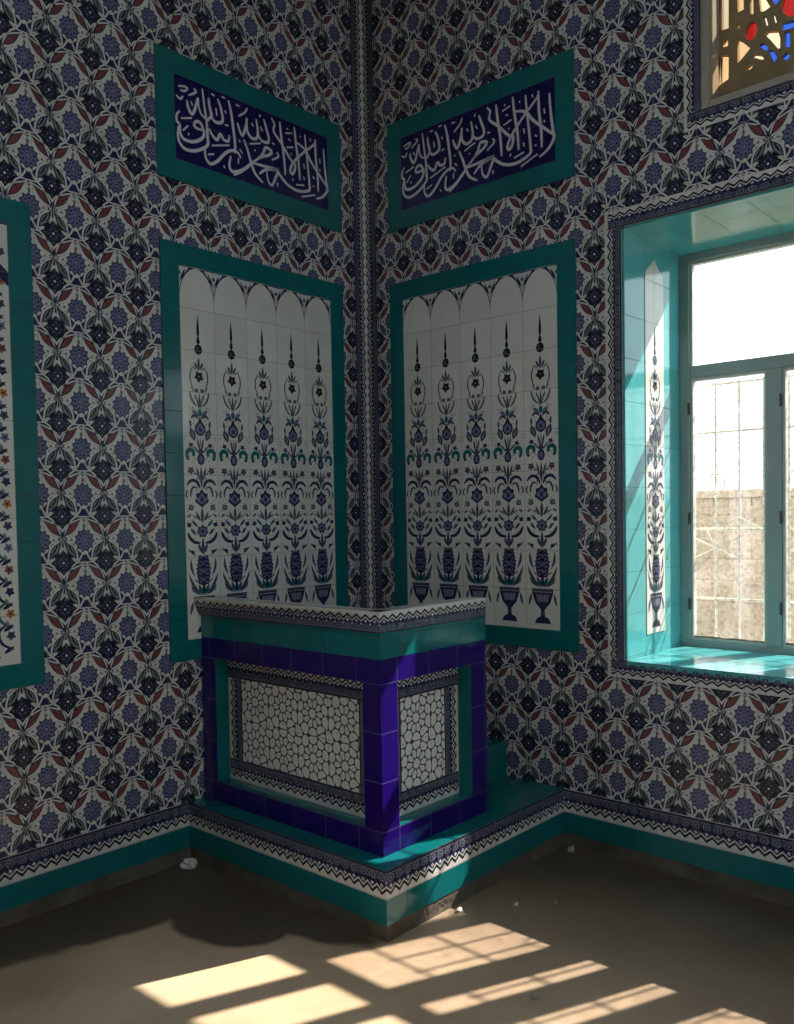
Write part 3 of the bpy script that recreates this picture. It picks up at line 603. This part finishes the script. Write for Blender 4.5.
# ------------------------------------------------------------------ tile panels
STROKES = []
STROKES=[[(162,370),(172,292),(184,209),(187,144),(188,112),(160,84),(106,56),(54,50),(23,73),(15,108),(19,146)],[(173,173),(143,169),(116,171),(110,186),(127,203),(150,198),(163,169),(165,148),(141,119),(95,96),(49,95),(28,117),(26,154),(11,170),(11,197),(28,221)],[(36,189),(98,209)],[(71,286),(77,255),(95,229),(112,246),(130,300),(137,319)],[(137,316),(139,276),(155,243),(181,232)],[(198,339),(203,297),(212,256),(181,221)],[(212,256),(232,235),(266,240),(281,261),(269,318),(252,352)],[(25,335),(57,345),(76,341),(56,322),(34,321)],[(11,289),(33,278),(49,297)],[(112,353),(125,341),(82,311)],[(197,191),(216,164),(243,150),(264,184),(285,163),(313,165),(320,196)],[(211,113),(319,146)],[(186,62),(224,75)],[(170,95),(172,47),(198,21),(240,44),(290,97),(332,124),(368,126),(389,103)],[(319,368),(334,312),(346,232),(355,156),(350,115)],[(326,97),(316,43),(336,21),(387,40),(439,78),(462,113)],[(44,133),(74,166)],[(73,131),(79,122)],[(281,36),(287,24)],[(374,99),(373,71)],[(215,364),(236,360)],[(277,371),(298,370)],[(364,361),(389,361)],[(296,311),(302,296)],[(241,304),(246,267)],[(380,310),(421,340),(436,368)],[(372,274),(386,238),(403,221),(422,261),(435,316)],[(384,193),(384,181)],[(94,288),(103,269)],[(294,238),(315,242)],[(383,147),(400,129)],[(432,318),(434,255),(462,225),(495,235),(504,270),(494,331)],[(504,257),(528,232),(567,234),(576,259),(560,307),(544,347)],[(412,203),(435,153),(454,101),(481,50),(531,18)],[(342,6),(391,38),(433,75),(466,104)],[(466,104),(518,144),(578,175),(591,198),(553,204),(535,169),(500,133)],[(466,101),(542,106),(637,112),(558,94),(507,57)],[(558,84),(565,40),(591,21),(618,68),(636,99),(653,84),(705,51),(777,40),(852,62),(858,98),(847,205),(836,304),(832,357)],[(653,368),(663,286),(678,191),(685,99)],[(596,370),(617,344),(612,303),(667,254),(727,191),(754,179),(753,145),(734,119),(721,136),(745,183),(811,249),(897,322),(907,353)],[(755,374),(766,283),(782,186),(788,100)],[(767,297),(830,275),(875,220),(940,162),(987,119)],[(907,346),(909,257),(921,156),(923,74)],[(969,322),(976,227),(988,133),(992,99),(957,55),(908,32)],[(800,15),(899,50)],[(594,153),(639,182),(630,203)],[(448,192),(520,216)],[(691,321),(740,334)],[(698,249),(747,263)],[(760,69),(820,81)],[(705,352),(709,343)],[(524,363),(515,348)],[(597,243),(614,238)],[(712,297),(726,291)],[(728,228),(733,220)],[(630,45),(630,25)],[(738,97),(738,83)],[(819,197),(823,171)],[(817,128),(821,109)],[(883,146),(897,136)],[(869,348),(874,332)],[(795,339),(799,330)],[(886,99),(891,90)],[(477,171),(485,167)],[(464,302),(476,287)],[(522,301),(534,282)],[(938,258),(942,232)],[(937,202),(941,190)]]
def frame_tiles(F, r, bw, mat, w1, parent, uv0):
    x0, y0, x1, y1 = r; mb = MB()
    for a in ((x0, y0, x1, y0+bw), (x0, y1-bw, x1, y1), (x0, y0+bw, x0+bw, y1-bw), (x1-bw, y0+bw, x1, y1-bw)):
        pts = [(a[0], a[1]), (a[2], a[1]), (a[2], a[3]), (a[0], a[3])]
        mb.poly(F, pts, mat, w1, uv0)
    for A, B in (((x0, y0), (x1, y0)), ((x1, y0), (x1, y1)), ((x1, y1), (x0, y1)), ((x0, y1), (x0, y0))):
        mb.face([F(*A, .0050), F(*B, .0050), F(*B, w1), F(*A, w1)], mat)
    return mb.build('border_tiles', parent)
def floral_panel(F, r, label):
    root = empty('floral_tile_panel', F((r[0]+r[2])/2, r[1], 0)); tagp(root, label, 'tile panel', 'arcaded floral tile panels on the walls')
    frame_tiles(F, r, .1, 'teal_glaze', .012, root, (r[0], r[1]))
    mb = MB(); floral(mb, F, r[0]+.1, r[1]+.1, 5, w0=.0115); mb.build('floral_field', root)
floral_panel(LWALL, PAN['L'][0], 'white floral tile panel framed in teal on the left wall, behind the pulpit')
floral_panel(RWALL, PAN['R'][0], 'white floral tile panel framed in teal between the room corner and the window')
# third panel, at the left edge: scrolling stems with orange and blue blossoms
r = PAN['L'][2]; root = empty('floral_tile_panel', LWALL((r[0]+r[2])/2, r[1], 0)); tagp(root, 'teal framed tile panel with orange blossoms and scrolls at the far left edge', 'tile panel', 'arcaded floral tile panels on the walls')
frame_tiles(LWALL, r, .1, 'teal_glaze', .012, root, (r[0], r[1]))
mb = MB(); u0, v0 = r[0]+.1, r[1]+.1; mb.rect(LWALL, u0, v0, u0+1, v0+1.8, 'white_glaze', .0115, (u0, v0)); R = random.Random(11)
rc = (u0, v0, u0+1, v0+1.8)
for s in (0, 1):
    for k in range(17):
        cx = u0+(.985 if s else .015)+(-1 if s else 1)*.01; y = v0+.06+k*.09; g = -1 if s else 1
        for q in ribbon([(cx, y), (cx+g*.05, y+.03), (cx+g*.06, y+.08), (cx+g*.02, y+.11)], .006, .3): mb.poly(LWALL, q, 'aqua_glaze' if k % 3 == 1 else 'navy', .0119, (u0, v0), rc)
        mb.poly(LWALL, scallop(cx+g*.012, y+.06, .018, .018, 5, .25), ('slate', 'orange_glaze', 'navy', 'rust', 'lilac')[k % 5], .0123, (u0, v0), rc); mb.poly(LWALL, disc(cx+g*.012, y+.06, .006, n=6), 'navy', .0127, (u0, v0), rc)
        mb.poly(LWALL, leaf(cx+g*.0, y+.015, cx+g*.045, y-.012, .009, 4), 'navy', .0123, (u0, v0), rc); mb.poly(LWALL, leaf(cx+g*.02, y+.095, cx+g*.03, y+.125, .007, 4), 'sage', .0123, (u0, v0), rc)
for i in range(6):
    for j in range(11):
        cx, cy = u0+.15+i*.14, v0+.10+j*.14
        for q in ribbon([(cx-.05, cy-.03), (cx-.03, cy+.05), (cx+.03, cy+.05), (cx+.05, cy-.02)], .006, .3): mb.poly(LWALL, q, 'aqua_glaze' if (i+j) % 3 == 0 else 'navy', .0119, (u0, v0))
        mb.poly(LWALL, scallop(cx, cy, .026, .026, 6, .2), ('orange_glaze', 'lilac', 'rust')[(i+2*j) % 3], .0123, (u0, v0)); mb.poly(LWALL, disc(cx, cy, .009, n=6), 'navy', .0127, (u0, v0))
        mb.poly(LWALL, leaf(cx+.03, cy-.04, cx+.07, cy-.07, .010, 4), 'sage', .0123, (u0, v0)); mb.poly(LWALL, leaf(cx-.03, cy-.05, cx-.06, cy-.075, .010, 4), 'navy', .0123, (u0, v0))
for s in (0, 1):        # cusped head of the field
    ex = u0+s; g = 1-2*s
    mb.poly(LWALL, [(ex, v0+1.8), (ex+g*.5, v0+1.8), (ex+g*.44, v0+1.77), (ex+g*.30, v0+1.755), (ex+g*.20, v0+1.70), (ex+g*.09, v0+1.67), (ex+g*.06, v0+1.60), (ex, v0+1.54)], 'navy', .0131, (u0, v0))
    mb.poly(LWALL, [(ex, v0+1.79), (ex+g*.30, v0+1.79), (ex+g*.19, v0+1.73), (ex+g*.08, v0+1.70), (ex+g*.045, v0+1.64), (ex, v0+1.60)], 'pattern_white', .0135, (u0, v0))
    for k in range(4): mb.poly(LWALL, scallop(ex+g*(.03+.05*k), v0+1.68+.028*k, .016, .016, 5, .2), 'slate', .0139, (u0, v0), rc)
mb.build('floral_field', root)
def script_panel(F, r, label):
    root = empty('calligraphy_tile_panel', F((r[0]+r[2])/2, r[1], 0)); tagp(root, label, 'calligraphy panel', 'calligraphy tile panels above the floral panels')
    frame_tiles(F, r, .1, 'teal_glaze', .012, root, (r[0], r[1]))
    x, y = r[0]+.1, r[1]+.1; mb = MB(); mb.rect(F, x, y, x+1.0, y+.4, 'script_field', .0115, (x, y)); fld = mb.build('inscription_field', root)
    mb = MB()
    for i, st in enumerate(STROKES):
        pts = [(x+a/1000, y+b/1000+.01) for a, b in st]; L = sum(math.dist(pts[k], pts[k+1]) for k in range(len(pts)-1))
        wdt = .0078 if L > .12 else .0052
        for q in ribbon(pts, wdt, .55 if L > .12 else .8, 6): mb.poly(F, q, 'script_white', .0120+.00003*(i % 9), (x, y))
    # little vegetal fillers
    mb.build('lettering', root)
script_panel(LWALL, PAN['L'][1], 'teal framed blue panel with white Arabic script high on the left wall')
script_panel(RWALL, PAN['R'][1], 'teal framed blue panel with white Arabic script high on the right wall')

# ------------------------------------------------------------------ corner platform
PX, PY, PT = 1.31, -1.32, .287
plat = empty('corner_platform', (PX/2, PY/2, 0)); tagp(plat, 'low teal tiled platform filling the room corner under the pulpit', 'platform')
mb = MB(); mb.box((.001, PY+.02, 0), (PX-.02, -.001, KB+.01), 'mortar')
PFl = Frame((0, PY+.0, 0), (1, 0, 0), (0, 0, 1)); PFr = Frame((PX, 0, 0), (0, 1, 0), (0, 0, 1))
PFl_in = Frame((0, PY+.012, 0), (1, 0, 0), (0, 0, 1)); PFr_in = Frame((PX-.012, 0, 0), (0, 1, 0), (0, 0, 1))
strip_mortar(mb, PFl_in, .0, PX-.004, KB, .010); strip_mortar(mb, PFr_in, PY+.004, 0, KB, .010)
mb.build('mortar_footing', plat)
mb = MB(); mb.box((.001, PY+.001, KB), (PX-.001, -.001, PT-.001), 'mortar')
mb.rect(PFl, 0, KB, PX+.001, KZ, 'teal_glaze', .001); mb.rect(PFr, PY-.001, KB, 0, KZ, 'teal_glaze', .001)
mb.build('teal_kerb', plat)
mb = MB(); border(mb, PFl, (0, KZ), (PX+.0015, KZ), PT-KZ, 1, .0012); border(mb, PFr, (PY-.0015, KZ), (0, KZ), PT-KZ, 1, .0012); mb.build('border_tiles', plat)
mb = MB(); TP = Frame((0, 0, PT), (1, 0, 0), (0, 1, 0)); mb.rect(TP, .001, PY-.001, PX+.001, -.001, 'teal_glaze', 0, (.11, -.12)); mb.build('platform_top', plat)

# ------------------------------------------------------------------ pulpit
DX, DY, DR, DT = 1.21, -1.226, -.515, 1.277; B0 = PT+.0005
desk = empty('preaching_pulpit', (.6, -.87, B0)); tagp(desk, 'box shaped tiled pulpit with cobalt frame and star pattern insets on the platform', 'pulpit')
DFl = Frame((0, DY, 0), (1, 0, 0), (0, 0, 1)); DFr = Frame((DX, 0, 0), (0, 1, 0), (0, 0, 1)); th = .11; rd = .075
zc0, zc1, zt1, zb0, zb1 = 1.085, .985, 1.19, B0, .388
xl0, xl1 = .122, 1.11; yr0, yr1 = -1.125, -.63; X0 = .016
uvd = (-1.125, .985)
def facebar(mb, F, a, z0, b, z1, mat, w=0, uv0=uvd): mb.rect(F, a, z0, b, z1, mat, w, uv0)
# masonry core (hollow box, open towards the right wall)
mb = MB(); c = .004
mb.box((X0, DY+rd+c, B0), (DX-rd-c, DY+th, DT-.004), 'plaster'); mb.box((DX-th, DY+th, B0), (DX-rd-c, DR-c, DT-.004), 'plaster')
mb.build('core', desk)
mb = MB()       # cobalt tiled face frame, with thickness of the recess
def fbox(F, a, z0, b, z1, mat):      # solid bar of the face frame from the recess plane to the face
    a2 = a+.002 if F is DFr and a <= DY else a; b2 = b-.002 if F is DFl and b >= DX else b
    mb.slab(F, [(a2, z0), (b2, z0), (b2, z1), (a2, z1)], 'teal_glaze', -rd, -.0006); mb.rect(F, a, z0, b, z1, mat, 0, uvd)
for a, z0, b, z1 in ((X0, zc1, DX, zc0), (X0, zb0, DX, zb1), (X0, zb1, xl0, zc1), (xl1, zb1, DX, zc1)): fbox(DFl, a, z0, b, z1, 'cobalt_glaze')
for a, z0, b, z1 in ((DY, zc1, DR, zc0), (DY, zb0, DR, zb1), (DY, zb1, yr0, zc1), (yr1, zb1, DR, zc1)): fbox(DFr, a, z0, b, z1, 'cobalt_glaze')
mb.face([(DX, DR, B0), (DX-th, DR, B0), (DX-th, DR, zc0), (DX, DR, zc0)], 'cobalt_glaze')      # end of the right-hand side
mb.build('face_frame', desk)
mb = MB()
mb.slab(DFl, [(X0, zc0), (DX+.0005, zc0), (DX+.0005, zt1), (X0, zt1)], 'teal_glaze', -rd, .001); mb.slab(DFr, [(DY, zc0), (DR, zc0), (DR, zt1), (DY, zt1)], 'teal_glaze', -rd, .001)
mb.face([(DX, DR+.0005, zc0), (DX-th, DR+.0005, zc0), (DX-th, DR+.0005, zt1), (DX, DR+.0005, zt1)], 'teal_glaze')
mb.build('teal_band', desk)
# cap border: leans out a little towards the left wall
class Lean(Frame):
    def __call__(s, u, v, w=0): return s.O+s.U*u+s.V*v+s.W*(w+.040*max(0, 1-u/DX)*max(0, (v-zt1+.02))/(DT-zt1+.02))
LF = Lean((0, DY, 0), (1, 0, 0), (0, 0, 1))
mb = MB(); mb.slab(DFr, [(DY, zt1), (DR, zt1), (DR, DT), (DY, DT)], 'pattern_white', -rd, .0015)
mb.slab(LF, [(X0, zt1), (DX, zt1), (DX, DT), (X0, DT)], 'pattern_white', -rd, .0015)
border(mb, LF, (X0, DT), (DX+.002, DT), DT-zt1, -1, .002); border(mb, DFr, (DY-.002, DT), (DR, DT), DT-zt1, -1, .002)
mb.build('cap_border', desk)
# star pattern: cells around ten-pointed centres, white on dark line
def star_cells(x0, y0, x1, y1, T=.20):
    pts = []
    base = [(0, 0, 1)]+[(.235*math.cos(2*pi*k/10), .235*math.sin(2*pi*k/10), 0) for k in range(10)]+[(.40*math.cos(2*pi*(k+.5)/10), .40*math.sin(2*pi*(k+.5)/10), 0) for k in range(10)]+[(.5, .5, 0), (.5, .33, 0), (.33, .5, 0)]
    for i in range(int((x1-x0)/T)+3):
        for j in range(int((y1-y0)/T)+3):
            for a, b, c in base: pts.append((x0+(i-.5+a+(.5 if j % 2 else 0)*0)*T, y0+(j-.5+b)*T))
    out = []; G = {}
    for p in pts: G.setdefault((int(p[0]/.05), int(p[1]/.05)), []).append(p)
    for p in pts:
        if not (x0-.03 < p[0] < x1+.03 and y0-.03 < p[1] < y1+.03): continue
        near = [q for i in range(-2, 3) for j in range(-2, 3) for q in G.get((int(p[0]/.05)+i, int(p[1]/.05)+j), []) if q != p and math.dist(p, q) > .012]
        if any(q != p and math.dist(p, q) <= .012 and q < p for i in range(-1, 2) for j in range(-1, 2) for q in G.get((int(p[0]/.05)+i, int(p[1]/.05)+j), [])): continue
        poly = [(p[0]-.05, p[1]-.05), (p[0]+.05, p[1]-.05), (p[0]+.05, p[1]+.05), (p[0]-.05, p[1]+.05)]
        for q in near:
            d = math.dist(p, q); nx, ny = (q[0]-p[0])/d, (q[1]-p[1])/d; lim = d/2-.0026; o2 = []
            for i in range(len(poly)):
                a, b = poly[i], poly[(i+1) % len(poly)]; da = (a[0]-p[0])*nx+(a[1]-p[1])*ny-lim; db = (b[0]-p[0])*nx+(b[1]-p[1])*ny-lim
                if da <= 0: o2.append(a)
                if (da <= 0) != (db <= 0): t_ = da/(da-db); o2.append((a[0]+t_*(b[0]-a[0]), a[1]+t_*(b[1]-a[1])))
            poly = o2
            if len(poly) < 3: break
        if len(poly) > 2:
            # round the corners
            rp = []
            for i in range(len(poly)):
                a, b, c_ = poly[i-1], poly[i], poly[(i+1) % len(poly)]
                rp += [(b[0]+.28*(a[0]-b[0]), b[1]+.28*(a[1]-b[1])), (b[0]+.28*(c_[0]-b[0]), b[1]+.28*(c_[1]-b[1]))]
            out.append((p, rp))
    return out
def inset(F, a0, z0, a1, z1, bw):
    R_ = MB(); w = -rd-.003
    R_.rect(F, a0, z0, a1, z1, 'pattern_white', w, (a0, z0))
    border(R_, F, (a0, z0), (a1, z0), bw, 1, w+.001); border(R_, F, (a0, z1), (a1, z1), bw, -1, w+.001)
    border(R_, F, (a0, z0+bw), (a0, z1-bw), bw, -1, w+.001); border(R_, F, (a1, z0+bw), (a1, z1-bw), bw, 1, w+.001)
    brd = R_.build('inset_border', desk)
    R_ = MB(); rr = (a0+bw, z0+bw, a1-bw, z1-bw); R_.rect(F, *rr, 'slate', w+.0012, (a0, z0))
    for p, c in star_cells(*rr): R_.poly(F, c, 'white_glaze', w+.0018, (rr[0], rr[1]), rr); R_.poly(F, disc(*p, .0032, n=5), 'grey_line', w+.0022, (rr[0], rr[1]), rr)
    R_.build('star_field', desk)
inset(DFl, xl0, zb1, xl1, zc1, .10); inset(DFr, yr0, zb1, yr1, zc1, .10)
# step inside the pulpit's entry
mb = MB(); mb.bbox((.20, -.50, B0), (.965, -.002, .472), 'teal_glaze', .004)
st = mb.build('entry_step', origin=(.58, -.25, B0)); tagp(st, 'dark teal tiled step behind the right end of the pulpit', 'step')

# ------------------------------------------------------------------ crumbs on the floor
def lump(name, x, y, sx, sy, sz, mat, label, seed, z=0.0, cat='rubble', sub=2, disp=.28):
    R_ = random.Random(seed); bm = bmesh.new(); bmesh.ops.create_icosphere(bm, subdivisions=sub, radius=1)
    ph = [R_.uniform(0, 6) for _ in range(6)]
    for v in bm.verts:
        n = v.co.normalized(); f = 1+disp*math.sin(3.1*n.x+ph[0])*math.cos(2.7*n.y+ph[1])+disp*.6*math.sin(6*n.z+ph[2]+4*n.x)+R_.uniform(-.06, .06)
        v.co = Vector((n.x*f*sx, n.y*f*sy, max(n.z*f, -.55)*sz+.55*sz))
    me = bpy.data.meshes.new(name); bm.to_mesh(me); bm.free(); me.materials.append(MATS[mat])
    o = bpy.data.objects.new(name, me); COL.objects.link(o); o.location = (x, y, z); o.rotation_euler = (0, 0, R_.uniform(0, 3)); return tagp(o, label, cat)
lump('plaster_lump', .085, -1.375, .034, .026, .028, 'rubble_white', 'pale crumbled plaster lump on the floor where platform meets left wall', 1, cat='plaster lump', sub=3, disp=.4)
lump('stone_chip', 1.375, -.055, .022, .016, .015, 'rubble_grey', 'grey chip on the floor in the corner right of the platform', 2)
lump('stone_chip', 1.355, -.925, .016, .012, .012, 'rubble_white', 'pale chip beside the sunlit foot of the platform', 3)
lump('stone_chip', 1.50, -.72, .012, .009, .008, 'rubble_white', 'small white chip on the floor, nearest above the sunlit patch', 4)
lump('stone_chip', 1.62, -.60, .010, .008, .007, 'rubble_grey', 'tiny grey chip on the dark floor right of the platform', 5)
lump('stone_chip', 1.95, -1.27, .012, .010, .010, 'rubble_grey', 'small chip between the sun patches at the bottom of the photo', 6)
lump('stone_chip', .30, -2.42, .020, .015, .010, 'rubble_grey', 'brown grey chip on the floor at the lower left', 7)

# ------------------------------------------------------------------ outside the window
mb = MB(); mb.box((-14, TK, -.35), (18, 26, -.15), 'yard_ground'); tagp(mb.build('yard_ground'), kind='structure')
mb = MB(); R = random.Random(5)
# boundary wall of coursed stone
z = -.15
while z < 1.74:
    h = .22; x = -8+R.random()*.3
    while x < 12:
        L = R.uniform(.35, .65); mb.bbox((x, 5.0+R.uniform(0, .02), z), (x+L-.012, 5.3, min(z+h-.01, 1.78)), 'sun_stone', .01); x += L
    z += h
mb.box((-8, 5.012, -.15), (12, 5.27, 1.70), 'sun_stone'); mb.bbox((-8.05, 4.96, 1.78), (12.05, 5.34, 1.86), 'sun_stone', .01)
tagp(mb.build('boundary_wall', origin=(2, 5.15, -.15)), 'tan stone boundary wall outside behind the window grille', 'wall')
# grille
GY = .80
gr = empty('window_grille', (2.64, GY, WZ0)); tagp(gr, 'cream painted iron grille with sunburst bars outside the lower window', 'grille')
xs = [1.757+.1235*k for k in range(16)]
for x in xs: mb = MB(); mb.tube([(x, GY, .90), (x, GY, 2.33)], .0065, 'cream_iron', 8); mb.build('upright_bar', gr)
for z in (.93, 1.191, 1.56, 2.07, 2.32): mb = MB(); mb.tube([(1.62, GY+.012, z), (3.66, GY+.012, z)], .0065, 'cream_iron', 8); mb.build('cross_bar', gr)
mb = MB()
for k in range(0, 16, 3):
    x = xs[k]
    for a in (25, 65, 115, 155, 205, 335): mb.tube([(x, GY-.008, 1.46), (x+.13*math.cos(math.radians(a)), GY-.008, 1.46+.13*math.sin(math.radians(a)))], .004, 'cream_iron', 6)
    for g in (-1, 1): mb.tube([(xs[k]+.123, GY-.008, 1.62), (xs[k]+.123+g*.115, GY-.008, 1.56)], .004, 'cream_iron', 6)
    mb.tube([(x+.05*math.cos(t*pi/8), GY-.008, 1.80+.05*math.sin(t*pi/8)) for t in range(17)], .004, 'cream_iron', 6)
    pass
mb.build('sunburst_bars', gr)
for x in (1.62, 3.66):
    for z in (.93, 2.07): mb = MB(); mb.tube([(x, TK-.01, z), (x, GY+.012, z)], .008, 'cream_iron', 8); mb.build('wall_bracket', gr)
